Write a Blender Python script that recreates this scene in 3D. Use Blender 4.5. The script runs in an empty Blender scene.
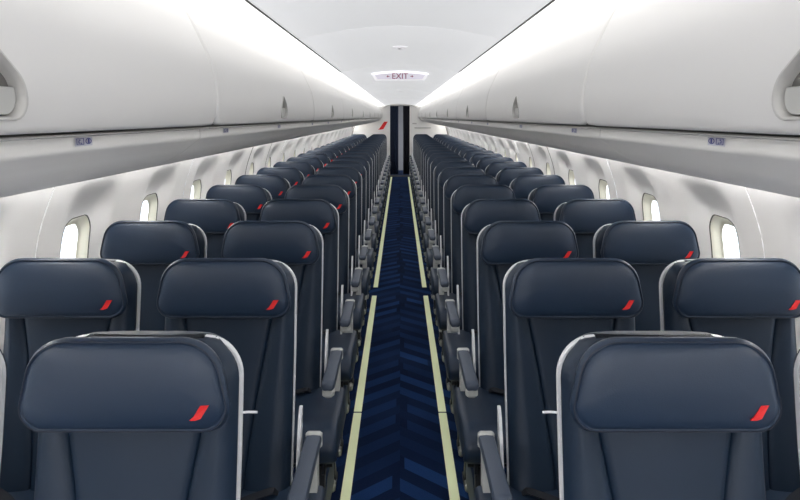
import bpy, bmesh, math, random
from mathutils import Vector
random.seed(7)
scene = bpy.context.scene
COL = scene.collection
HC = 1.62                     # camera height
Y0, Y1 = -1.6, 19.2           # cabin ends

# ------------------------------------------------------------------ materials
def mat(name, col, rough=0.5, metal=0.0, bump=0.0, bscale=300, var=0.03, vscale=6, emit=None, estr=0, coat=0, sheen=0, spec=None):
    m = bpy.data.materials.new(name); m.use_nodes = True
    nt = m.node_tree; b = nt.nodes['Principled BSDF']
    b.inputs['Roughness'].default_value = rough
    b.inputs['Metallic'].default_value = metal
    if spec is not None: b.inputs['Specular IOR Level'].default_value = spec
    if coat: b.inputs['Coat Weight'].default_value = coat; b.inputs['Coat Roughness'].default_value = .25
    if sheen: b.inputs['Sheen Weight'].default_value = sheen
    tc = nt.nodes.new('ShaderNodeTexCoord')
    n = nt.nodes.new('ShaderNodeTexNoise'); n.inputs['Scale'].default_value = vscale; n.inputs['Detail'].default_value = 3
    nt.links.new(tc.outputs['Object'], n.inputs['Vector'])
    mx = nt.nodes.new('ShaderNodeMix'); mx.data_type = 'RGBA'
    mx.inputs[6].default_value = (*[c*(1-var) for c in col], 1)
    mx.inputs[7].default_value = (*[min(1, c*(1+var)) for c in col], 1)
    nt.links.new(n.outputs['Fac'], mx.inputs[0])
    nt.links.new(mx.outputs[2], b.inputs['Base Color'])
    if bump:
        n2 = nt.nodes.new('ShaderNodeTexNoise'); n2.inputs['Scale'].default_value = bscale
        nt.links.new(tc.outputs['Object'], n2.inputs['Vector'])
        bp = nt.nodes.new('ShaderNodeBump'); bp.inputs['Strength'].default_value = bump; bp.inputs['Distance'].default_value = .002
        nt.links.new(n2.outputs['Fac'], bp.inputs['Height'])
        nt.links.new(bp.outputs['Normal'], b.inputs['Normal'])
    if emit:
        b.inputs['Emission Color'].default_value = (*emit, 1)
        b.inputs['Emission Strength'].default_value = estr
    return m

M = {}
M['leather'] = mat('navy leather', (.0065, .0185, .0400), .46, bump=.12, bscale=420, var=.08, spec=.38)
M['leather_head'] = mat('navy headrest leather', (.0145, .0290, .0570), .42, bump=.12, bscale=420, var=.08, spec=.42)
M['piping'] = mat('dark piping', (.008, .014, .030), .5)
M['shell'] = mat('white seat shell', (.72, .73, .75), .35)
M['red'] = mat('red mark', (.60, .008, .008), .5, emit=(.8, .01, .01), estr=.06)  # plain red print; faint emission added to brighten it
M['armpad'] = mat('grey blue arm pad', (.052, .070, .105), .45, bump=.2)
M['armwhite'] = mat('pale arm plastic', (.55, .56, .54), .4)
M['silver'] = mat('brushed silver', (.45, .45, .44), .35, metal=.8)
M['darkmetal'] = mat('dark frame metal', (.015, .017, .022), .4, metal=.3)
M['greyblue'] = mat('seat base cover', (.02, .04, .09), .45)
M['black'] = mat('dark gap', (.02, .02, .02), .8)
M['binwhite'] = mat('bin plastic', (.70, .69, .675), .42, var=.015, vscale=2, bump=.05, bscale=500)
M['psu'] = mat('service panel plastic', (.90, .885, .855), .40, var=.015, vscale=2)
M['gapgrey'] = mat('seam grey', (.16, .155, .145), .7)
M['handle'] = mat('handle frame grey', (.50, .49, .47), .4)
M['recess'] = mat('handle recess grey', (.17, .16, .155), .5)
M['flap'] = mat('handle flap', (.50, .50, .48), .35)
M['wall'] = mat('sidewall plastic', (.87, .86, .85), .5, var=.02, bump=.05, bscale=400)
M['reveal'] = mat('cream window reveal', (.82, .79, .66), .45)
M['seal'] = mat('window gap', (.07, .065, .055), .6)
M['ceil'] = mat('ceiling panel with added fill glow', (.88, .885, .90), .45, var=.01, emit=(.98, .985, 1), estr=.42)  # panels are no lamp; emission added as soft fill for the whole cabin
M['hull'] = mat('hull lining', (.35, .35, .35), .8)
M['bulk'] = mat('bulkhead laminate', (.80, .79, .77), .4, var=.015)
M['strip'] = mat('photoluminescent strip', (.62, .66, .42), .5, emit=(.7, .75, .45), estr=.25)
M['curtain'] = mat('navy curtain', (.008, .018, .050), .8, var=.2, vscale=20)
M['curtain_dark'] = mat('near black curtain', (.006, .008, .018), .8, var=.2, vscale=20)
M['galley'] = mat('galley grey', (.42, .43, .46), .5)
M['blueink'] = mat('blue print', (.06, .07, .30), .5)
M['labelwhite'] = mat('label backing', (.66, .66, .72), .5)
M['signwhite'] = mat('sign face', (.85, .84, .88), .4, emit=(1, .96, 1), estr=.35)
M['signred'] = mat('sign letters', (.30, .01, .10), .5)
M['cove'] = mat('cove diffuser', (.9, .9, .9), .5, emit=(1, .985, .97), estr=1.05)
M['walllight'] = mat('sidewall light', (.9, .9, .9), .5, emit=(1, .98, .96), estr=14)
M['belt'] = mat('seat belt webbing', (.012, .014, .02), .7)

def glass():
    m = bpy.data.materials.new('window acrylic'); m.use_nodes = True
    nt = m.node_tree; nt.nodes.clear()
    o = nt.nodes.new('ShaderNodeOutputMaterial'); t = nt.nodes.new('ShaderNodeBsdfTransparent')
    t.inputs[0].default_value = (.93, .95, .97, 1)
    g = nt.nodes.new('ShaderNodeBsdfGlossy'); g.inputs['Roughness'].default_value = .06
    mx = nt.nodes.new('ShaderNodeMixShader'); mx.inputs[0].default_value = .06
    nt.links.new(t.outputs[0], mx.inputs[1]); nt.links.new(g.outputs[0], mx.inputs[2]); nt.links.new(mx.outputs[0], o.inputs[0])
    return m
M['glass'] = glass()

def carpet():
    m = bpy.data.materials.new('chevron carpet'); m.use_nodes = True
    nt = m.node_tree; b = nt.nodes['Principled BSDF']; b.inputs['Roughness'].default_value = .95
    b.inputs['Specular IOR Level'].default_value = .1
    L = nt.links.new
    def math_(op, a, c=None, d=None):
        n = nt.nodes.new('ShaderNodeMath'); n.operation = op
        for i, v in enumerate((a, c, d)):
            if v is None: continue
            if isinstance(v, (int, float)): n.inputs[i].default_value = v
            else: L(v, n.inputs[i])
        return n.outputs[0]
    tc = nt.nodes.new('ShaderNodeTexCoord'); s = nt.nodes.new('ShaderNodeSeparateXYZ'); L(tc.outputs['Object'], s.inputs[0])
    x, y = s.outputs[0], s.outputs[1]
    ax = math_('ABSOLUTE', x); side = math_('GREATER_THAN', x, 0.0)
    w = math_('DIVIDE', math_('ADD', math_('ADD', y, math_('MULTIPLY', ax, .95)), math_('MULTIPLY', side, .055)), .105)
    n = math_('FLOOR', w)
    cell = nt.nodes.new('ShaderNodeCombineXYZ'); L(n, cell.inputs[0]); L(side, cell.inputs[1])
    wn = nt.nodes.new('ShaderNodeTexWhiteNoise'); wn.noise_dimensions = '3D'; L(cell.outputs[0], wn.inputs['Vector'])
    sc = nt.nodes.new('ShaderNodeSeparateColor'); L(wn.outputs['Color'], sc.inputs[0])
    r1, r2, r3 = sc.outputs[0], sc.outputs[1], sc.outputs[2]
    even = math_('MODULO', math_('ABSOLUTE', n), 2.0)
    start = math_('MULTIPLY', math_('MAXIMUM', math_('SUBTRACT', r2, .6), 0.0), .16)
    on = math_('GREATER_THAN', ax, start)
    end = math_('ADD', .17, math_('MULTIPLY', r3, .25))
    on2 = math_('LESS_THAN', ax, end)
    amp = math_('ADD', .22, math_('MULTIPLY', r1, .78))
    amp = math_('MULTIPLY', amp, math_('ADD', .12, math_('MULTIPLY', even, .88)))
    amp = math_('MULTIPLY', math_('MULTIPLY', amp, on), math_('ADD', .35, math_('MULTIPLY', on2, .65)))
    nz = nt.nodes.new('ShaderNodeTexNoise'); nz.inputs['Scale'].default_value = 160; nz.inputs['Detail'].default_value = 4
    L(tc.outputs['Object'], nz.inputs['Vector'])
    amp2 = math_('MULTIPLY', amp, math_('ADD', .6, math_('MULTIPLY', nz.outputs['Fac'], .8)))
    mx = nt.nodes.new('ShaderNodeMix'); mx.data_type = 'RGBA'
    mx.inputs[6].default_value = (.0035, .012, .045, 1); mx.inputs[7].default_value = (.014, .050, .165, 1)
    L(amp2, mx.inputs[0]); L(mx.outputs[2], b.inputs['Base Color'])
    bp = nt.nodes.new('ShaderNodeBump'); bp.inputs['Strength'].default_value = .4; bp.inputs['Distance'].default_value = .004
    L(nz.outputs['Fac'], bp.inputs['Height']); L(bp.outputs['Normal'], b.inputs['Normal'])
    return m
M['carpet'] = carpet()

# ------------------------------------------------------------------ helpers
def make(name, verts, faces, material, parent=None, smooth=True, sharp=None, weld=False):
    me = bpy.data.meshes.new(name); me.from_pydata([tuple(v) for v in verts], [], faces)
    mats = material if isinstance(material, list) else [material]
    for mm in mats: me.materials.append(mm)
    bm = bmesh.new(); bm.from_mesh(me)
    if weld: bmesh.ops.remove_doubles(bm, verts=bm.verts, dist=.0004)
    bmesh.ops.recalc_face_normals(bm, faces=bm.faces)
    bm.to_mesh(me); bm.free()
    if smooth:
        me.polygons.foreach_set('use_smooth', [True]*len(me.polygons))
        me.set_sharp_from_angle(angle=math.radians(sharp if sharp else 40))
    o = bpy.data.objects.new(name, me); COL.objects.link(o)
    if parent: o.parent = parent
    return o

class MB:
    def __init__(s): s.v = []; s.f = []
    def add(s, v, f):
        k = len(s.v); s.v += [tuple(p) for p in v]; s.f += [tuple(i+k for i in q) for q in f]; return s
    def rings(s, rings, caps=(True, True), closed=True):
        n = len(rings[0]); v = [p for r in rings for p in r]; f = []
        for i in range(len(rings)-1):
            for j in range(n if closed else n-1):
                a = i*n+j; b = i*n+(j+1) % n
                f.append((a, b, b+n, a+n))
        if caps[0]: f.append(tuple(range(n-1, -1, -1)))
        if caps[1]: f.append(tuple(range((len(rings)-1)*n, len(rings)*n)))
        return s.add(v, f)
    def box(s, x0, x1, y0, y1, z0, z1, b=.003):
        b = min(b, (x1-x0)/2.1, (y1-y0)/2.1, (z1-z0)/2.1)
        def r(z, i):
            X0, X1, Ya, Yb = x0+i, x1-i, y0+i, y1-i; c = b*.999-i*.5
            return [(X0+c, Ya, z), (X1-c, Ya, z), (X1, Ya+c, z), (X1, Yb-c, z), (X1-c, Yb, z), (X0+c, Yb, z), (X0, Yb-c, z), (X0, Ya+c, z)]
        return s.rings([r(z0, b), r(z0+b, 0), r(z1-b, 0), r(z1, b)])
    def tube(s, pts, rad, n=8, closed=False):
        pts = [Vector(p) for p in pts]; rings = []
        N = len(pts)
        for i, p in enumerate(pts):
            a = pts[i-1] if (i > 0 or closed) else p
            c = pts[(i+1) % N] if (i < N-1 or closed) else p
            t = (c-a).normalized()
            up = Vector((0, 1, 0)) if abs(t.y) < .9 else Vector((1, 0, 0))
            u = t.cross(up).normalized(); w = t.cross(u)
            rings.append([p+u*math.cos(2*math.pi*k/n)*rad+w*math.sin(2*math.pi*k/n)*rad for k in range(n)])
        if closed: rings.append(rings[0]); return s.rings(rings, (False, False))
        return s.rings(rings)
    def prism(s, pts2, y0, y1):     # polygon in (x,z) extruded along y
        return s.rings([[(x, y0, z) for x, z in pts2], [(x, y1, z) for x, z in pts2]])
    def build(s, name, material, parent=None, smooth=True, sharp=None, weld=False):
        return make(name, s.v, s.f, material, parent, smooth, sharp, weld)

def rounded_poly(c, radii, n=8):
    out = []; N = len(c)
    for i in range(N):
        p = Vector(c[i]); a = Vector(c[i-1]); b = Vector(c[(i+1) % N])
        da = (a-p).normalized(); db = (b-p).normalized(); r = radii[i]
        ang = da.angle(db); t = r/math.tan(ang/2)
        p1 = p+da*t; p2 = p+db*t
        bis = (da+db).normalized(); cen = p+bis*(r/math.sin(ang/2))
        v1 = p1-cen; v2 = p2-cen
        a1 = math.atan2(v1.y, v1.x); a2 = math.atan2(v2.y, v2.x)
        d = (a2-a1+math.pi) % (2*math.pi)-math.pi
        for k in range(n+1):
            aa = a1+d*k/n; out.append((cen.x+r*math.cos(aa), cen.y+r*math.sin(aa)))
    return out

def empty(name, loc, label=None, cat=None, group=None, kind=None):
    o = bpy.data.objects.new(name, None); COL.objects.link(o); o.location = loc; o.empty_display_size = .1
    return tag(o, label, cat, group, kind)
def tag(o, label=None, cat=None, group=None, kind=None):
    if label: o['label'] = label
    if cat: o['category'] = cat
    if group: o['group'] = group
    if kind: o['kind'] = kind
    return o
def struct(o, label=None, cat=None): return tag(o, label, cat, kind='structure')
def copy_tree(o, parent=None):
    c = o.copy(); COL.objects.link(c); c.parent = parent
    for ch in list(o.children): copy_tree(ch, c)
    return c

ORD = ['first','second','third','fourth','fifth','sixth','seventh','eighth','ninth','tenth','eleventh','twelfth','thirteenth','fourteenth','fifteenth','sixteenth','seventeenth','eighteenth','nineteenth','twentieth','twenty-first','twenty-second','twenty-third']

# ------------------------------------------------------------------ seat
def seat_y(h):                   # front surface of backrest, recline
    return .050-.165*(1.10-h) + (.015*math.sin((h-.45)/.65*math.pi) if .45 < h < 1.1 else 0)

def back_cushion(parent):
    W, TOP, R = .2120, 1.139, .080
    hs = [.40, .42, .45]+[.45+.53*i/22 for i in range(1, 23)]+[1.0, 1.03, 1.055, 1.071, 1.085, 1.1, 1.110, 1.118, 1.126, 1.131, 1.136, 1.139]
    rings = []
    for h in hs:
        w = W+.0015*(1-min(1, (h-.4)/.6))
        if h > TOP-R: w = w-R+math.sqrt(max(0, R*R-(h-(TOP-R))**2))
        t = min(1, max(0, (h-.45)/.53)); sx = .072+.072*t**1.45
        if h > .98: sx = .144+.01*(h-.98)/.16
        sx = min(sx, w*.8)
        xs = [-w, -w+.002, -w+.006, -w+.014, -w+.028, -(sx+w)/2, -sx-.018, -sx-.005, -sx, -sx+.005, -sx+.018, -sx*.5, 0]
        xs = xs+[-x for x in xs[-2::-1]]
        ring = []
        edge_top = max(0, (h-(TOP-.03))/.03)
        for x in xs:
            d = w-abs(x)
            y = seat_y(h)
            y += .026*(1-min(1, d/.028))**2.2 if d < .028 else 0
            if abs(x) < sx-.004: y -= .010*(1-(x/sx)**2)+.001
            elif abs(abs(x)-sx) < .004: y += .007
            else:
                u = (abs(x)-sx)/(w-sx); y -= .015*math.sin(max(0, min(1, u))*math.pi)
            y += .040*edge_top**2.2
            ring.append((x, y, h))
        yb = seat_y(h)+.046
        ring += [(w-.002, yb-.01, h), (w-.012, yb, h), (-w+.012, yb, h), (-w+.002, yb-.01, h)]
        rings.append(ring)
    return MB().rings(rings).build('back_cushion', M['leather'], parent, sharp=60)

def back_shell(parent):
    W, TOP, R = .2145, 1.138, .085
    hs = [.36, .365, .5, .7, .9, 1.0, 1.05]+[TOP-R+R*math.sin(math.pi/2*i/10) for i in range(0, 11)]
    rings = []; edge = []
    for h in hs:
        w = W
        if h > TOP-R: w = W-R+math.sqrt(max(0, R*R-(h-(TOP-R))**2))
        y = seat_y(h)+.044; v = w-.003
        edge.append((w, y, h))
        rings.append([(-v+.006, y+.004, h), (-v, y+.008, h), (-v, y+.026, h), (-v+.01, y+.038, h), (-v+.06, y+.046, h), (v-.06, y+.046, h), (v-.01, y+.038, h), (v, y+.026, h), (v, y+.008, h), (v-.006, y+.004, h)])
    sh = MB().rings(rings).build('back_shell', M['leather'], parent, sharp=50)
    mb = MB()
    for sx in (-1, 1):
        rr = []
        for w, y, h in edge:
            x = sx*w; t = max(0, min(1, (h-(TOP-R))/R)); nx = sx*math.sqrt(max(0, 1-t*t)); nz = t
            th = (.0060+.004*math.exp(-((t-.7)/.3)**2))*(1-max(0, (t-.85)/.15)*.9)
            rr.append([(x, y+.001, h), (x+nx*.0005, y+.0035, h+nz*.0015), (x+nx*.0005, y+.0165, h+nz*.0015), (x-nx*.004, y+.0195, h-nz*.004), (x-nx*th, y+.0165, h-nz*th), (x-nx*th, y+.001, h-nz*th)])
        mb.rings(rr)
    mb.build('shell_rim', M['shell'], sh, sharp=50)
    return sh

HO = rounded_poly([(-.222, .987), (-.184, 1.171), (.184, 1.171), (.222, .987)], [.045, .085, .085, .045], 9)
HCZ = 1.079
def head_ring(a, y, lift=0):
    fx = 1-a/.205; fz = 1-a/.093; r = []
    for x, z in HO:
        zz = HCZ+(z-HCZ)*fz
        if z < HCZ: zz -= .007*(1-(x/.21)**2)*fz
        r.append((x*fx, y-.028, zz))
    return r
def head_surface_y(x, z):  # front face approx
    return -.012
def headrest(parent):
    prof = [(.06, .058), (.030, .057), (.018, .052), (.008, .042), (.001, .030), (-.002, .014), (.0025, .006), (.005, .0035), (.0075, .005), (.011, .0005), (.018, -.003), (.030, -.0065), (.045, -.009), (.060, -.0105), (.075, -.0115), (.086, -.012)]
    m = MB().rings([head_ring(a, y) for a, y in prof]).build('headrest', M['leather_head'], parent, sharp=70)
    MB().tube(head_ring(.0035, .0035), .0017, 6, closed=True).build('piping', M['piping'], m)
    # red slanted mark, follows lower right of the face
    mk = [(.1545, -.0165), (.1715, -.0165), (.1555, .0095), (.1450, .0130), (.1330, .0130), (.1355, .0105), (.1400, .0070)]
    mk = [(x+.006, HCZ-.050-z) for x, z in mk]
    rr = []
    for yy in (-.0288, -.0385):
        rr.append([(x, yy+(.0025 if yy < -.005 and x > .165 else 0), z) for x, z in mk])
    MB().rings(rr).build('red_mark', M['red'], m, smooth=False)
    return m

def seat_pan(parent, x0, x1):
    # profile in (y,h): rounded front
    prof = [(-.03, .462), (-.15, .456), (-.28, .462), (-.38, .470), (-.44, .468), (-.475, .455), (-.495, .430), (-.500, .40), (-.492, .37), (-.47, .352), (-.30, .345), (-.03, .345)]
    cy, cz = -.27, .405
    rings = []
    for dx, s in ((0, .86), (.004, .93), (.014, .985), (.03, 1.0), (.10, 1.0)):
        rings.append([(x0+dx, cy+(y-cy)*(1-(1-s)*.35), cz+(z-cz)*s) for y, z in prof])
    for dx, s in ((.10, 1.0), (.03, 1.0), (.014, .985), (.004, .93), (0, .86)):
        rings.append([(x1-dx, cy+(y-cy)*(1-(1-s)*.35), cz+(z-cz)*s) for y, z in prof])
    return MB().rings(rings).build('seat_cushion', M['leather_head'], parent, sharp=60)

def armrest(parent, cx, s, col=True):
    a = MB()
    # white under body
    a.box(cx-.021, cx+.021, -.375, -.02, .572, .598, .008)
    if True: a.box(cx-.026, cx+.026, -.030, -.004, .575, .624, .006)      # rear cap
    o = a.build('armrest', M['armwhite'], parent)
    prof = [(.0, .596), (.022, .594), (.0265, .600), (.0265, .612), (.022, .619), (.0, .621)]
    full = [(x, z) for x, z in prof]+[(-x, z) for x, z in prof[-2:0:-1]]
    rings = []
    for y, sc, dz in ((-.395, .55, -.010), (-.393, .8, -.006), (-.385, .95, -.002), (-.365, 1, 0), (-.2, .94, .001), (-.031, .96, 0)):
        rings.append([(cx+x*sc, y, .607+(z-.607)*sc+dz) for x, z in full])
    MB().rings(rings).build('arm_pad', M['armpad'], o, sharp=50)
    MB().box(cx-.023, cx+.023, -.388, -.35, .556, .592, .010).build('arm_end_cap', M['armwhite'], o)
    if col:
        c = MB()
        c.rings([[(cx-.016+dx, y0, z), (cx+.016+dx, y0, z), (cx+.016+dx, y1, z), (cx-.016+dx, y1, z)] for z, y0, y1, dx in
                 ((.585, -.075, -.012, 0), (.50, -.070, -.015, 0), (.42, -.072, -.012, 0), (.22, -.080, -.005, 0))])
        c.build('arm_column', M['armwhite'], o)
        MB().box(cx-s*.0-.012, cx+.012, -.13, -.075, .30, .345, .008).build('pivot_bracket', M['silver'], o)
    return o

def make_seat(s, pos):
    """s=+1: aisle lies on +X side (left block); pos 'aisle'/'window'"""
    root = empty('passenger_seat', (0, 0, 0))
    sh = back_shell(root); back_cushion(root); headrest(root)
    if pos == 'aisle':
        x0, x1 = (-.258, .325) if s > 0 else (-.325, .258)
    else: x0, x1 = -.240, .240
    seat_pan(root, x0, x1)
    # under frame
    f = MB()
    f.tube([(x0+.02, -.40, .325), (x1-.02, -.40, .325)], .018, 10)
    f.tube([(x0+.02, -.06, .325), (x1-.02, -.06, .325)], .018, 10)
    for x in (x0+.05, x1-.05):
        f.box(x-.008, x+.008, -.45, .0, .30, .345, .003)
    f.build('seat_frame', M['darkmetal'], root)
    lx = s*.262
    if pos == 'window': lx = -s*.14
    for (yt, yb) in ((-.38, -.42), (-.08, .06)):
        l = MB()
        l.rings([[(lx-.014, y-.02, z), (lx+.014, y-.02, z), (lx+.014, y+.02, z), (lx-.014, y+.02, z)] for z, y in ((.325, yt), (.17, (yt+yb)/2), (.03, yb))])
        l.box(lx-.017, lx+.017, yb-.05, yb+.05, .001, .034, .006)
        lo = l.build('leg', M['darkmetal'], root)
        MB().box(lx+s*.004-.012, lx+s*.004+.012, yb-.085, yb-.03, .001, .04, .008).build('track_fitting', M['silver'], lo)
    # blue lower shroud between legs
    sx = lx+s*.0
    MB().rings([[(sx-.010, y0, z), (sx+.010, y0, z), (sx+.012, y1, z), (sx-.012, y1, z)] for z, y0, y1 in
                ((.05, -.33, -.02), (.09, -.36, .0), (.16, -.34, -.03), (.20, -.28, -.08))]).build('leg_cover', M['greyblue'], root)
    if pos == 'aisle':
        armrest(root, s*.286, s)
        MB().rings([[(s*.243-.005, y0, z), (s*.243+.005, y0, z), (s*.243+.005, y1, z), (s*.243-.005, y1, z)] for z, y0, y1 in
                    ((.40, -.10, -.02), (.52, -.085, -.018), (.62, -.055, -.008), (.67, -.035, .0), (.692, -.018, .004), (.700, -.008, .002))]).build('recline_side_cover', M['shell'], root)
        armrest(root, -s*.260, s, col=False)
    # seat belt across the rear of the cushion
    for sg in (-1, 1):
        b = MB(); pts = [(sg*.20, -.045, .44), (sg*.17, -.075, .470), (sg*.10, -.13, .472), (sg*.04, -.19, .4745)]
        b.rings([[(x, y-.022, z), (x, y+.022, z), (x, y+.022, z+.003), (x, y-.022, z+.003)] for x, y, z in pts])
        bo = b.build('seat_belt', M['belt'], root)
        if sg > 0: MB().box(.015, .065, -.215, -.165, .474, .488, .004).build('buckle', M['silver'], bo)
    return root

PITCH, D1, NROW = .79, 1.41, 22
XA, XW = .558, 1.080
protos = {}
for s in (1, -1):
    for pos in ('aisle', 'window'):
        protos[(s, pos)] = make_seat(s, pos)
for r in range(NROW):
    for s in (1, -1):
        for pos in ('aisle', 'window'):
            p = protos[(s, pos)]
            o = p if r == 0 else copy_tree(p)
            x = -s*(XA if pos == 'aisle' else XW)
            o.location = (x, D1+PITCH*r, 0)
            side = 'left' if s > 0 else 'right'
            nm = ORD[r]+' row' if r < NROW-1 else 'last row'
            tag(o, f'navy leather {pos} seat with red headrest mark, {nm}, {side} of aisle', 'seat', 'navy passenger seats in two-by-two rows')
# small white hook sticking out from the two nearest shells
for s in (1, -1):
    p = protos[(s, 'aisle')]
    MB().tube([(s*.210, .098, .974), (s*.228, .099, .975), (s*.246, .100, .974)], .0028, 8).build('coat_hook', M['shell'], p)

# ------------------------------------------------------------------ floor
fl = MB().add([(-1.35, Y0, 0), (1.35, Y0, 0), (1.35, 21.2, 0), (-1.35, 21.2, 0)], [(0, 1, 2, 3)]).build('floor', M['carpet'], smooth=False); struct(fl)
fm = MB().box(-.5, .5, 18.66, 19.18, 0, .004, .001).build('threshold_mat', M['black']); tag(fm, 'dark threshold mat on the floor before the curtained doorway', 'mat')
segs = [(.35, 1.30), (1.32, 3.77), (3.79, 6.24), (6.56, 9.0), (9.02, 11.5), (11.52, 14.0), (14.02, 16.5), (16.52, 18.6)]
for s in (-1, 1):
    k = 0
    for a, b in segs:
        if b < 2: continue
        o = MB().box(s*.232-.0215, s*.232+.0215, a, b, .0, .005, .002).build('floor_path_strip', M['strip'])
        side = 'left' if s < 0 else 'right'
        tag(o, f'pale yellow-green strip along the {side} carpet edge, {ORD[k]} length from the camera', 'floor strip', 'glow strips edging the aisle'); k += 1

# ------------------------------------------------------------------ generic patch with hole
def patch(y0, y1, s0, s1, hole, mapf, ny=10, ns=10, nr=8, bend=1.0):
    """rectangular (y,s) patch with a hole ring; mapf(y,s)->(x,y,z). hole: list of (y,s)"""
    cy = sum(p[0] for p in hole)/len(hole); cs = (min(p[1] for p in hole)+max(p[1] for p in hole))/2
    N = len(hole); area2 = sum(hole[i-1][0]*hole[i][1]-hole[i][0]*hole[i-1][1] for i in range(N))
    cor = [(y0, s0), (y1, s0), (y1, s1), (y0, s1)]
    if area2 < 0: cor = cor[::-1]
    # nearest hole index to each rectangle corner, seen from the hole's own bounding box
    hw = (max(p[0] for p in hole)-min(p[0] for p in hole))/2; hh = (max(p[1] for p in hole)-min(p[1] for p in hole))/2
    idx = []
    for c in cor:
        sy = 1 if c[0] > cy else -1; ss = 1 if c[1] > cs else -1
        idx.append(max(range(N), key=lambda i: sy*(hole[i][0]-cy)/hw+ss*(hole[i][1]-cs)/hh))
    outer = [None]*N
    for q in range(4):
        a_, b_ = idx[q], idx[(q+1) % 4]; m = (b_-a_) % N
        for k in range(m):
            t = k/m; outer[(a_+k) % N] = [cor[q][0]+(cor[(q+1) % 4][0]-cor[q][0])*t, cor[q][1]+(cor[(q+1) % 4][1]-cor[q][1])*t]
    rings = []
    for k in range(nr+1):
        t = (k/nr)**bend
        rings.append([mapf(h[0]+(o[0]-h[0])*t, h[1]+(o[1]-h[1])*t) for h, o in zip(hole, outer)])
    mb = MB(); mb.rings(rings, (False, False)); mb.outer = outer; return mb

def interp(tab, t):
    if t <= tab[0][0]: return tab[0][1]
    for (a, va), (b, vb) in zip(tab, tab[1:]):
        if t <= b: return va+(vb-va)*(t-a)/(b-a)
    return tab[-1][1]
def smooth(a, b, t):
    t = max(0, min(1, (t-a)/(b-a))); return t*t*(3-2*t)
def catmull(pts, n):
    out = []
    for i in range(len(pts)-1):
        p0 = Vector(pts[max(0, i-1)]); p1 = Vector(pts[i]); p2 = Vector(pts[i+1]); p3 = Vector(pts[min(len(pts)-1, i+2)])
        for k in range(n):
            t = k/n
            out.append(.5*((2*p1)+(-p0+p2)*t+(2*p0-5*p1+4*p2-p3)*t*t+(-p0+3*p1-3*p2+p3)*t**3))
    out.append(Vector(pts[-1])); return out

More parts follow.
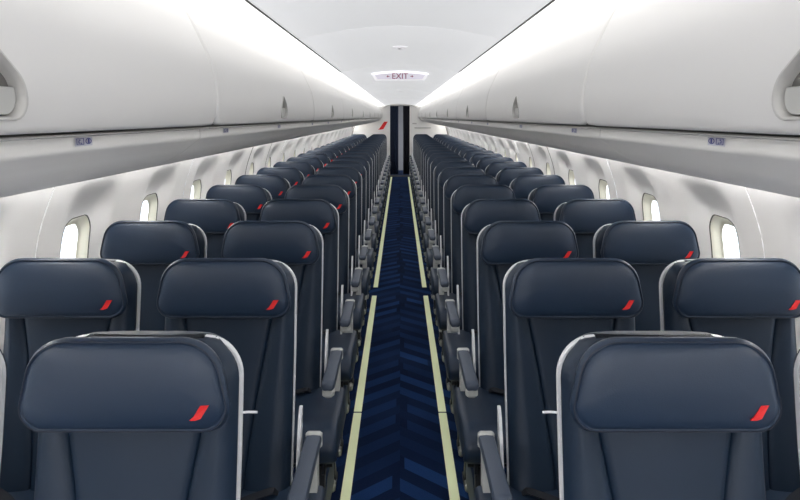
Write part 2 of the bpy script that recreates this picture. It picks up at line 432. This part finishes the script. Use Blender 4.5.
# ------------------------------------------------------------------ side walls with windows
WX = [(-.05, 1.24), (.0, 1.25), (.3, 1.335), (.5, 1.36), (.7, 1.372), (.85, 1.376), (1.0, 1.372), (1.12, 1.360), (1.2, 1.345), (1.30, 1.312), (1.37, 1.285), (1.46, 1.245)]
def wall_x(h):
    a = interp(WX, h); b = interp(WX, h+.03); c = interp(WX, h-.03); return (a+b+c)/3
WP = .87; W0 = 2.985
def dimple(y, h, yc):
    # scooped recess running up from each window
    dy = abs(y-yc-.02*(h-1.0))
    wid = 1-smooth(.10, .26, dy)
    up = 1-smooth(1.20, 1.36, h)
    dn = smooth(.60, .76, h)
    return .044*wid*up*dn
HOLE = rounded_poly([(-.135, -.205), (.135, -.205), (.135, .205), (-.135, .205)], [.085]*4, 7)
kmin, kmax = -5, 20
for side, s in (('left', -1), ('right', 1)):
    W = MB()
    def mf(y, h, yc): return (s*(wall_x(h)+dimple(y, h, yc)), y, h)
    for k in range(kmin, kmax):
        yc = W0+WP*k; a = yc-.41; b = a+WP
        # grooved seam every second cell
        g = .003 if k % 2 == 0 else 0; g2 = .003 if k % 2 else 0
        hole = []
        for p in HOLE: hole.append((yc+p[0], .985+p[1]))
        # densify straight sides
        hd = []
        for i in range(len(hole)):
            p, q = hole[i], hole[(i+1) % len(hole)]; hd.append(p)
            L_ = math.hypot(q[0]-p[0], q[1]-p[1]); m = int(L_/.03)
            for j in range(1, m): hd.append((p[0]+(q[0]-p[0])*j/m, p[1]+(q[1]-p[1])*j/m))
        pm = patch(a+g, b-g2, .66, 1.46, hd, lambda y, h: mf(y, h, yc), nr=18)
        W.add(pm.v, pm.f)
        n = 9; v = []; f = []
        for i in range(n+1):
            h = .66*i/n
            for j in range(9):
                y = a+g+(b-g2-a-g)*j/8; v.append(mf(y, h, yc))
        for i in range(n):
            for j in range(8): q = i*9+j; f.append((q, q+1, q+10, q+9))
        W.add(v, f)
        # returns into the seam
        for gy, on in ((a+g, g), (b-g2, g2)):
            if on:
                v = []; f = []
                for i in range(24):
                    h = 1.46*i/23; v += [(s*(wall_x(h)+.0008), gy, h), (s*(wall_x(h)+.012), gy, h)]
                for i in range(23): f.append((2*i, 2*i+1, 2*i+3, 2*i+2))
                W.add(v, f)
        # window unit
        if k >= -3:
            idx = (k+3)*2+(0 if s < 0 else 1)+1
            e = empty(f'window_{idx}', (0, 0, 0), kind='structure')
            base = [(s*(wall_x(h)+dimple(y, h, yc)), y, h) for y, h in hd]
            def ringat(off, sc):
                return [(s*(wall_x(.985)*.0+abs(p[0])+off), yc+(p[1]-yc)*sc, .985+(p[2]-.985)*sc) for p in base]
            gy = MB().rings([ringat(-.0012, 1.004), ringat(-.0012, .985), ringat(.010, .982), ringat(.012, 1.03)], (False, False)).build('gap_seal', M['seal'], e, sharp=30)
            MB().rings([ringat(.003, .985), ringat(.006, .965), ringat(.018, .93), ringat(.032, .90), ringat(.042, .86), ringat(.045, .80)], (False, False)).build('window_reveal', M['reveal'], e, sharp=60)
            pr = [(s*(wall_x(.985)+.09), p[1], p[2]) for p in ringat(.045, .90)]
            MB().rings([[(s*(wall_x(.985)+.088), p[1], p[2]) for p in ringat(.045, .90)], [(s*(wall_x(.985)+.091), p[1], p[2]) for p in ringat(.045, .90)]]).build('window_pane', M['glass'], e, smooth=False)
    w = W.build('wall_'+side, M['wall'], sharp=70, weld=True); struct(w)
    # dark backing inside the seams
    T = MB()
    for k in range(kmin, kmax+1):
        if k % 2 == 0:
            y = W0+WP*k-.41
            v = []; f = []
            for i in range(24):
                h = 1.46*i/23; v += [(s*(wall_x(h)+.010), y-.014, h), (s*(wall_x(h)+.010), y+.014, h)]
            for i in range(23): f.append((2*i, 2*i+1, 2*i+3, 2*i+2))
            T.add(v, f)
    t = T.build(f'trim_{1 if s < 0 else 2}', M['recess']); struct(t)
    # overwing exit panel seams, darker
    E = MB()
    for y, wd in ((W0+WP*4-.41, .012), (W0+WP*5-.39, .009)):
        v = []; f = []
        for i in range(16):
            h = .7+.70*i/15; v += [(s*(wall_x(h)-.0015), y-wd+.05*(1.4-h)*0, h), (s*(wall_x(h)-.0015), y+wd, h)]
        for i in range(15): f.append((2*i, 2*i+1, 2*i+3, 2*i+2))
        E.add(v, f)
    t = E.build(f'trim_{3 if s < 0 else 4}', M['seal']); struct(t)
    # outer hull above
    H = []
    for yy in (Y0-.1, 21.3):
        H.append([(s*1.46, yy, 1.36)]+[(s*1.46*math.cos(a), yy, 1.36+1.0*math.sin(a)) for a in [math.pi/2*i/10 for i in range(1, 11)]])
    t = MB().rings(H, (False, False), closed=False).build(f'trim_{5 if s < 0 else 6}', M['hull']); struct(t)
    hs = MB().add([(s*1.24, Y0-.1, 1.455), (s*1.46, Y0-.1, 1.365), (s*1.46, 21.3, 1.365), (s*1.24, 21.3, 1.455)], [(0, 1, 2, 3)]).build(f'trim_{7 if s < 0 else 8}', M['hull'], smooth=False); struct(hs)

# ------------------------------------------------------------------ overhead bins
BIN = [(.513, -.026), (.503, -.013), (.4995, .040), (.506, .101), (.520, .156), (.545, .211), (.570, .262), (.597, .305), (.640, .340), (.70, .352)]
BP = [(p.x, p.y) for p in catmull([Vector((a, b)) for a, b in BIN], 6)]
BS = [0]
for i in range(1, len(BP)): BS.append(BS[-1]+math.hypot(BP[i][0]-BP[i-1][0], BP[i][1]-BP[i-1][1]))
SMAX = BS[-1]
def binp(sv):
    sv = max(0, min(SMAX, sv))
    for i in range(1, len(BS)):
        if sv <= BS[i]+1e-9:
            t = (sv-BS[i-1])/(BS[i]-BS[i-1])
            return (BP[i-1][0]+(BP[i][0]-BP[i-1][0])*t, HC+BP[i-1][1]+(BP[i][1]-BP[i-1][1])*t)
    return (BP[-1][0], HC+BP[-1][1])
def binn(sv):   # outward normal (towards the aisle)
    a = binp(sv-.004); b = binp(sv+.004); dx, dz = b[0]-a[0], b[1]-a[1]; l = math.hypot(dx, dz) or 1
    return (-dz/l, dx/l)
# service band: lip fascia then rolled underside
PSU = [(.5485, -.0325), (.5475, -.044), (.5470, -.054), (.5500, -.0600), (.560, -.0680), (.578, -.082), (.602, -.100), (.638, -.120), (.684, -.137), (.73, -.147), (.80, -.147), (.95, -.150), (1.20, -.163), (1.262, -.166)]
PP = [(p.x, HC+p.y) for p in catmull([Vector((a, b)) for a, b in PSU], 5)]
BLEN = 2.13; B0 = 1.89
HH = rounded_poly([(-.082, .0), (.082, .0), (.070, .052), (.010, .094), (-.010, .094), (-.070, .052)], [.024, .024, .055, .012, .012, .055], 5)
def dens(pts, st):
    o = []
    for i in range(len(pts)):
        p, q = pts[i], pts[(i+1) % len(pts)]; o.append(p)
        L_ = math.hypot(q[0]-p[0], q[1]-p[1]); m = int(L_/st)
        for j in range(1, m): o.append((p[0]+(q[0]-p[0])*j/m, p[1]+(q[1]-p[1])*j/m))
    return o
HHD = dens(HH, .012)
nb = 0
def make_bin(s):
    root = empty('overhead_bin', (0, 0, 0))
    a, b = 0.0, BLEN
    yc = BLEN/2+.022; sc = .026
    hole = [(yc+p[0], sc+p[1]) for p in HHD]
    def P(y, sv, off=0):
        x, z = binp(sv); n = binn(sv)
        e = min(y-a, b-y); rnd = -.010*(1-min(1, max(0, e-.003)/.014))**2
        if e < .030 and sv < .030: rnd -= .022*(1-e/.030)*(1-sv/.030)
        e2 = sv; rnd += -.003*(1-min(1, max(0, e2)/.012))**2
        x += n[0]*(rnd+off); z += n[1]*(rnd+off)
        return (s*x, y, z)
    G = .0045
    D = MB()
    # middle patch with handle hole
    pa = patch(yc-.22, yc+.22, .014, .25, hole, lambda y, q: P(y, q), nr=8); D.add(pa.v, pa.f)
    def grid(ys, ss):
        v = [P(y, q) for q in ss for y in ys]; f = []
        n = len(ys)
        for i in range(len(ss)-1):
            for j in range(n-1): q = i*n+j; f.append((q, q+1, q+n+1, q+n))
        D.add(v, f)
    ssb = [0, .003, .006, .010, .014]; ssl = [.014+.236*i/16 for i in range(0, 17)]
    ssh = [.25+(SMAX-.25)*i/14 for i in range(15)]
    e1 = [a+G, a+G+.004, a+G+.008, a+G+.014, a+G+.022, .1, .25, .5, .7, yc-.22]
    lft = sorted({round(o[1], 6) for o in pa.outer if abs(o[0]-(yc-.22)) < 1e-6}); rgt = sorted({round(o[1], 6) for o in pa.outer if abs(o[0]-(yc+.22)) < 1e-6})
    topy = sorted(o[0] for o in pa.outer if abs(o[1]-.25) < 1e-6); boty = sorted(o[0] for o in pa.outer if abs(o[1]-.014) < 1e-6)
    e2 = [yc+.22, 1.4, 1.6, 1.85, 2.03, b-G-.022, b-G-.014, b-G-.008, b-G-.004, b-G]
    grid(e1, lft); grid(e2, rgt); grid(e1[:-1]+boty+e2[1:], ssb); grid(e1[:-1]+topy+e2[1:], ssh)
    # end returns and bottom return
    for yy in (a+G, b-G):
        v = []; f = []
        for i in range(30):
            q = SMAX*i/29; p = P(yy, q); n = binn(q)
            v += [p, (p[0]-s*n[0]*.02, yy, p[2]-n[1]*.02)]
        for i in range(29): f.append((2*i, 2*i+1, 2*i+3, 2*i+2))
        D.add(v, f)
    p = P(a+G, 0); D.add([(p[0], a+G, p[2]), (p[0], b-G, p[2]), (p[0]+s*.05, b-G, p[2]+.002), (p[0]+s*.05, a+G, p[2]+.002)], [(0, 1, 2, 3)])
    door = D.build('bin_door', M['binwhite'], root, sharp=50, weld=True)
    # handle: raised frame, recess, flap
    cy = sum(h[0] for h in hole)/len(hole); cs = sc+.040
    def hr(sc_, off): return [P(cy+(y-cy)*sc_, cs+(q-cs)*sc_, off) for y, q in hole]
    h = MB().rings([hr(1.03, -.001), hr(1.0, .003), hr(.94, .0035), hr(.92, .0025), hr(.90, -.006), hr(.89, -.02)], (False, False)).build('handle', M['handle'], door, sharp=50)
    MB().rings([hr(.90, -.006), hr(.89, -.022), hr(.80, -.030), hr(.3, -.034)], (False, True)).build('handle_recess', M['recess'], h, sharp=50)
    low = [(cy+(y-cy)*.86, cs+(q-cs)*.86) for y, q in hole]
    lo2 = [(y, min(q, cs+.004)) for y, q in low]
    MB().rings([[P(y, q, -.026) for y, q in lo2], [P(y, q, -.010) for y, q in lo2], [P(cy+(y-cy)*.93, cs-.012+(q-cs+.012)*.93, -.006) for y, q in lo2]], (False, True)).build('handle_latch', M['flap'], h, sharp=40)
    # carcass behind the door (dark seam seen in the joints)
    c = []
    for yy in (a, b):
        c.append([(s*(x+.016), yy, HC+z) for x, z in [(.517, -.026)]+[(p[0], p[1]) for p in BP[4::3]]]+[(s*.80, yy, HC+.36), (s*1.15, yy, HC+.30), (s*1.24, yy, HC-.026)])
    MB().rings(c).build('bin_housing', M['gapgrey'], root, smooth=False)
    return root

def pict(mb_w, mb_b, s, y, flip):
    pass
def surf(s, t, y, off=.001):     # point on the fascia: t along (.520,-.034)->(.575,-.066)
    x = .5480-.001*t; z = -.0340-.0200*t
    nx, nz = -1.0, .03; l = math.hypot(nx, nz); nx /= l; nz /= l
    return (s*(x+nx*off), y, HC+z+nz*off)
def make_psu(s, labels):
    root = empty('service_panel', (0, 0, 0))
    a, b = 0.0, BLEN; G = .0012
    ys = [a+G, a+G+.004, a+G+.008, a+G+.02, .3, .8, 1.06, 1.4, 1.8, b-G-.02, b-G-.008, b-G-.004, b-G]
    v = []
    for i, (x, z) in enumerate(PP):
        for y in ys:
            e = min(y-a-G, b-G-y); r = .0025 if e < .001 else 0
            v.append((s*(x+r*.3), y, z+r))
    n = len(ys); f = []
    for i in range(len(PP)-1):
        for j in range(n-1): q = i*n+j; f.append((q, q+1, q+n+1, q+n))
    MB().add(v, f).build('panel_skin', M['psu'], root, sharp=60)
    # upper rail seen as thin double line beneath the door
    MB().box(min(s*.522, s*.549), max(s*.522, s*.549), a, b, HC-.0325, HC-.0270, .002).build('upper_rail', M['handle'], root)
    for y in labels:
        l = MB().add([surf(s, .06, y-.033, .0022), surf(s, .06, y+.033, .0022), surf(s, .80, y+.033, .0022), surf(s, .80, y-.033, .0022)], [(0, 1, 2, 3)]).build('row_label', M['labelwhite'], root, smooth=False)
        k = MB()
        def q(y0, y1, t0, t1, mb=k): mb.add([*[surf(s, .10+1.0*(tt-.12), y+(yy-y)*.66, .0034) for tt, yy in ((t0, y0), (t0, y1), (t1, y1), (t1, y0))]], [(0, 1, 2, 3)])
        # square pictogram: frame with a seated figure
        A = y-.044; B = y-.002
        q(A, B, .15, .19); q(A, B, .65, .70); q(A, A+.004, .15, .70); q(B-.004, B, .15, .70)
        q(A+.012, A+.022, .24, .34); q(A+.010, A+.016, .36, .58); q(A+.010, A+.030, .52, .58); q(A+.026, A+.031, .52, .64)
        # round crossed pictogram
        cyy, ct, R = y+.024, .42, .018
        pts = [(cyy+R*math.cos(2*math.pi*i/20), ct+.27*math.sin(2*math.pi*i/20)) for i in range(20)]
        pin = [(cyy+(p[0]-cyy)*.74, ct+(p[1]-ct)*.74) for p in pts]
        k.add([surf(s, .10+1.0*(t-.12), y+(yy-y)*.66, .0034) for yy, t in pts]+[surf(s, .10+1.0*(t-.12), y+(yy-y)*.66, .0034) for yy, t in pin], [(i, (i+1) % 20, 20+(i+1) % 20, 20+i) for i in range(20)])
        q(cyy-.004, cyy+.006, .24, .60)
        k.build('pictograms', M['blueink'], l, smooth=False)
    return root

nb = range(-1, 8); DY_ = 19.165
for side, s in (('left', -1), ('right', 1)):
    proto = make_bin(s); pp = None
    c = 0
    for k in nb:
        o = proto if k == -1 else copy_tree(proto)
        y = B0+BLEN*k
        o.location = (0, y, 0)
        if k == 7: o.scale.y = (DY_-y)/BLEN
        if k == -1: how = 'nearest, its handle cut by the frame'
        else: how = f'{ORD[c]} bin from the camera'
        tag(o, f'closed white overhead bin on the {side} side, {how}', 'overhead bin', 'overhead bins along both sides'); c += 1
    c = 0
    for k in nb:
        y = B0+BLEN*k
        lab = [1.19-y] if k == -1 else ([.27, .27+.95] if k < 3 else [])
        o = make_psu(s, lab); o.location = (0, y, 0)
        if k == 7: o.scale.y = (DY_-y)/BLEN
        how = 'nearest the camera' if k == -1 else f'{ORD[c]} panel from the camera'
        tag(o, f'pale grey service panel under the {side} overhead bins, {how}', 'service panel', 'service panels under the bins'); c += 1
    # sidewall wash light under the panels, by the wall
    wl = MB().box(min(s*1.19, s*1.235), max(s*1.19, s*1.235), Y0+.2, Y1-.05, HC-.176, HC-.168, .002).build('sidewall_light', M['walllight'])
    tag(wl, f'long white wash light under the {side} bins beside the wall', 'light')
    # cove light over bins
    cv = []
    for yy in (Y0+.1, Y1-.02):
        cv.append([(s*x, yy, HC+z) for x, z in ((.432, .326), (.48, .3155), (.534, .300), (.575, .297), (.588, .300), (.60, .36), (.56, .40), (.43, .40))])
    t = MB().rings(cv).build('cove_light', M['cove'], smooth=False)
    tag(t, f'glowing white cove light running above the {side} overhead bins', 'light')

# ------------------------------------------------------------------ ceiling
CP = [(-.424, .325), (-.40, .330), (-.32, .346), (-.22, .3635), (-.11, .376), (0, .380)]
CP = CP+[(-x, z) for x, z in CP[-2::-1]]
cb = [Y0+.1, .75]+[2.88+2.13*k for k in range(0, 8)]
cb = [y for y in cb if y < Y1-.2]+[Y1]
C_ = MB()
for a, b in zip(cb, cb[1:]):
    rings = []
    for yy, off in ((a+.0035, .012), (a+.004, .004), (a+.012, .0), (b-.012, 0), (b-.004, .004), (b-.0035, .012)):
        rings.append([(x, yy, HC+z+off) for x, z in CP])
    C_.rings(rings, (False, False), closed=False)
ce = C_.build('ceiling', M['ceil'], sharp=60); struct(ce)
b_ = []
for yy in (Y0, 21.3): b_.append([(x*1.03, yy, HC+z+.011) for x, z in CP])
t = MB().rings(b_, (False, False), closed=False).build('trim_9', M['handle']); struct(t)
for i, s in enumerate((-1, 1)):      # dark joint between ceiling and cove, nearest panels
    t = MB().box(min(s*.4235, s*.4315), max(s*.4235, s*.4315), Y0+.1, 5.01, HC+.3225, HC+.329, .001).build(f'trim_{10+i}', M['gapgrey']); struct(t)
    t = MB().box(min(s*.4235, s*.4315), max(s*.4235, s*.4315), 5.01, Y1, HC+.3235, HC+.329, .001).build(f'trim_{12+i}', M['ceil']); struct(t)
# smoke detector / light puck
def puck(y, label):
    z = HC+.380
    rings = []
    for r, dz in ((.040, .004), (.040, -.004), (.034, -.010), (.020, -.012), (.017, -.008), (.012, -.008)):
        rings.append([(r*math.cos(2*math.pi*i/24), y+r*math.sin(2*math.pi*i/24), z+dz) for i in range(24)])
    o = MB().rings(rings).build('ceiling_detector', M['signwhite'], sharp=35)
    MB().rings([[(r*math.cos(2*math.pi*i/20), y+r*math.sin(2*math.pi*i/20), z+dz) for i in range(20)] for r, dz in ((.011, -.006), (.010, -.013), (.006, -.015))]).build('detector_lens', M['handle'], o)
    tag(o, label, 'detector')
puck(3.72, 'small round white detector on the ceiling in front of the exit sign')
puck(9.7, 'tiny round white detector on the ceiling beyond the exit sign')

# exit sign
def text(name, body, size, loc, m, parent, ext=.0012):
    cu = bpy.data.curves.new(name, 'FONT'); cu.body = body; cu.size = size; cu.align_x = 'CENTER'; cu.align_y = 'CENTER'; cu.extrude = ext
    o = bpy.data.objects.new(name, cu); COL.objects.link(o)
    me = bpy.data.meshes.new_from_object(o.evaluated_get(bpy.context.evaluated_depsgraph_get()))
    bpy.data.objects.remove(o); me.materials.clear(); me.materials.append(m)
    q = bpy.data.objects.new(name, me); COL.objects.link(q); q.parent = parent; q.location = loc; q.rotation_euler = (math.pi/2, 0, 0); return q
ES = 5.7
e = empty('exit_sign', (0, ES, 0), 'white ceiling-mounted sign reading EXIT in dark red between two arrows', 'sign')
pts = []
N = 16
top = [(-.235+.47*i/N, .3505+.019*(1-((i/N-.5)*2)**2)) for i in range(N+1)]
bot = [(.205, .302), (-.205, .302)]
poly = top+bot
o = MB().rings([[(x, 0, HC+z) for x, z in poly], [(x, .02, HC+z+.002) for x, z in poly], [(x*.95, .30, HC+.002+max(z, .352)) for x, z in poly]]).build('sign_housing', M['signwhite'], e, smooth=False)
inner = [(x*.90, .336+(z-.336)*.80) for x, z in poly]
MB().rings([[(x, -.001, HC+z) for x, z in inner], [(x, -.004, HC+z) for x, z in inner]]).build('sign_face', mat('sign inner face', (.62, .60, .66), .4, emit=(.9, .85, .95), estr=.28), e, smooth=False)
text('sign_lettering', 'EXIT', .066, (0, -.006, HC+.335), M['signred'], e)
for sg in (-1, 1):
    x = sg*.098
    a = MB().prism([(x-sg*.012, HC+.333), (x-sg*.012, HC+.338), (x, HC+.338), (x, HC+.345), (x+sg*.013, HC+.3355), (x, HC+.326), (x, HC+.333)], -.007, -.004)
    a.build('arrow', M['signred'], e, smooth=False)

# ------------------------------------------------------------------ far bulkheads, doorway, curtains
DY = Y1
doorx0, doorx1, doorh = -.295, .285, HC+.325
def slab(x0, x1, z0, z1, y, th=.03): return MB().box(x0, x1, y, y+th, z0, z1, .003)
for side, x0, x1 in (('left', -1.40, doorx0), ('right', doorx1, 1.40)):
    pl = [(x0, 0), (x1, 0), (x1, doorh+.012), (x0, doorh+.012)]
    # panel cut to the cabin section
    sgn = -1 if side == 'left' else 1
    xi = doorx0 if side == 'left' else doorx1
    outline = [(xi, 0), (sgn*1.245, 0), (sgn*1.33, .3), (sgn*1.37, .8), (sgn*1.34, 1.2), (sgn*1.25, 1.46), (sgn*1.25, 2.2), (xi, 2.2)]
    w = MB().prism(outline, DY, DY+.03).build(f'wall_back_{side}', M['bulk'], smooth=False); struct(w)
    # visible dark edge by the side wall
    ed = [(sgn*(wall_x(1.46)-.0), 1.46), (sgn*(wall_x(1.3)), 1.3), (sgn*wall_x(1.1), 1.1), (sgn*(wall_x(1.1)-.035), 1.1), (sgn*(wall_x(1.3)-.035), 1.3), (sgn*(wall_x(1.46)-.035), 1.46)]
    t = MB().prism(ed, DY-.02, DY-.001).build(f'trim_{14 if sgn < 0 else 15}', M['gapgrey'], smooth=False); struct(t)
w = MB().box(doorx0, doorx1, DY, DY+.03, doorh, 2.2, .002).build('wall_back_top', M['bulk'], smooth=False); struct(w)
# header with soft arch
hd = [(-.48, HC+.235), (-.43, HC+.262), (-.30, HC+.322), (.30, HC+.322), (.43, HC+.262), (.48, HC+.235), (.48, HC+.245), (.43, HC+.275), (.31, HC+.334), (-.31, HC+.334), (-.43, HC+.275), (-.48, HC+.245)]
t = MB().prism(hd, DY-.04, DY-.002).build('trim_16', M['handle'], smooth=False); struct(t)
for i, x in enumerate((doorx0, doorx1)):
    t = MB().box(x-.018, x+.018, DY-.012, DY+.04, 0, doorh, .004).build(f'trim_{17+i}', M['bulk']); struct(t)
# curtains with folds
def curtain(x0, x1, m, label, seed):
    n = 60; rings = []
    fr = []
    for i in range(n+1):
        t = i/n; fr.append((x0+(x1-x0)*t, DY+.075+.016*math.sin(t*math.pi*9+seed)+.006*math.sin(t*31+seed)))
    v = []; f = []
    zs = [.02, .5, 1.0, 1.5, doorh-.02]
    for z in zs:
        k = 1+.02*(1-z/2)
        for x, y in fr: v.append((x, DY+.075+(y-DY-.075)*k, z))
    for i in range(len(zs)-1):
        for j in range(n): q = i*(n+1)+j; f.append((q, q+1, q+n+2, q+n+1))
    o = make('curtain', v, f, m); sm = o.modifiers.new('thick', 'SOLIDIFY'); sm.thickness = .004
    tag(o, label, 'curtain'); return o
curtain(doorx0+.02, -.045, M['curtain'], 'navy curtain hanging in the left half of the doorway at the end of the aisle', 0)
curtain(.09, doorx1-.02, M['curtain_dark'], 'almost black curtain hanging in the right half of the doorway at the aisle end', 2)
r = MB().tube([(doorx0, DY+.075, doorh-.012), (doorx1, DY+.075, doorh-.012)], .008, 8).build('curtain_rail', M['silver']); tag(r, 'thin metal rail the doorway curtains hang from', 'rail')
# galley behind
g = MB().box(-1.3, 1.3, 21.0, 21.1, 0, 2.3, .002).build('wall_galley', M['galley'], smooth=False); struct(g)
# red slanted emblem on left bulkhead, small plate and shelf line on the right
rm = [(-.43, HC-.150), (-.33, HC-.150), (-.45, HC-.355), (-.53, HC-.372), (-.60, HC-.372), (-.565, HC-.345)]
o = MB().prism([(x-.01, z+.02) for x, z in rm], DY-.006, DY-.0005).build('wall_emblem', M['red'], smooth=False)
tag(o, 'red slanted emblem on the white bulkhead left of the doorway', 'emblem')
o = MB().box(.345, .46, DY-.006, DY-.0005, HC-.20, HC-.165, .002).build('notice_plate', M['handle']); tag(o, 'small grey notice plate on the bulkhead right of the doorway', 'plate')
o = MB().box(.40, .86, DY-.012, DY-.0005, HC-.312, HC-.295, .003).build('bulkhead_rail', M['recess']); tag(o, 'long thin grey rail across the white bulkhead right of the doorway', 'rail')

# front closing wall behind camera
w = MB().box(-1.46, 1.46, Y0-.1, Y0-.05, 0, 2.3, .002).build('wall_front', M['bulk'], smooth=False); struct(w)

# ------------------------------------------------------------------ lights
def area(name, loc, rot, sx, sy, power, col=(1, 1, 1)):
    l = bpy.data.lights.new(name, 'AREA'); l.shape = 'RECTANGLE'; l.size = sx; l.size_y = sy; l.energy = power; l.color = col
    o = bpy.data.objects.new(name, l); COL.objects.link(o); o.location = loc; o.rotation_euler = rot; return o
area('fill_light', (0, -1.45, 1.2), (math.radians(90), 0, 0), 2.2, 1.3, 20)
area('galley_light', (0, 20.1, 2.1), (0, 0, 0), .5, .5, 4)

# world
w = bpy.data.worlds.new('sky'); scene.world = w; w.use_nodes = True
nt = w.node_tree; bg = nt.nodes['Background']
tc = nt.nodes.new('ShaderNodeTexCoord'); n = nt.nodes.new('ShaderNodeTexNoise'); n.inputs['Scale'].default_value = 5
nt.links.new(tc.outputs['Generated'], n.inputs['Vector'])
cr = nt.nodes.new('ShaderNodeValToRGB'); cr.color_ramp.elements[0].position = .35; cr.color_ramp.elements[1].position = .6
cr.color_ramp.elements[0].color = (.80, .86, .93, 1); cr.color_ramp.elements[1].color = (1, 1, 1, 1)
nt.links.new(n.outputs['Fac'], cr.inputs[0]); nt.links.new(cr.outputs[0], bg.inputs[0]); bg.inputs[1].default_value = 2.4

# ------------------------------------------------------------------ camera
cam = bpy.data.cameras.new('camera'); co = bpy.data.objects.new('camera', cam); COL.objects.link(co)
co.location = (0, 0, HC); co.rotation_euler = (math.pi/2, 0, 0)
cam.sensor_width = 36; cam.lens = 690/800*36; cam.shift_y = -133/800; cam.clip_start = .02
scene.camera = co
scene.view_settings.view_transform = 'Standard'
scene.view_settings.look = 'None'
scene.view_settings.exposure = .35
scene.cycles.max_bounces = 12; scene.cycles.diffuse_bounces = 6
scene.cycles.use_denoising = True
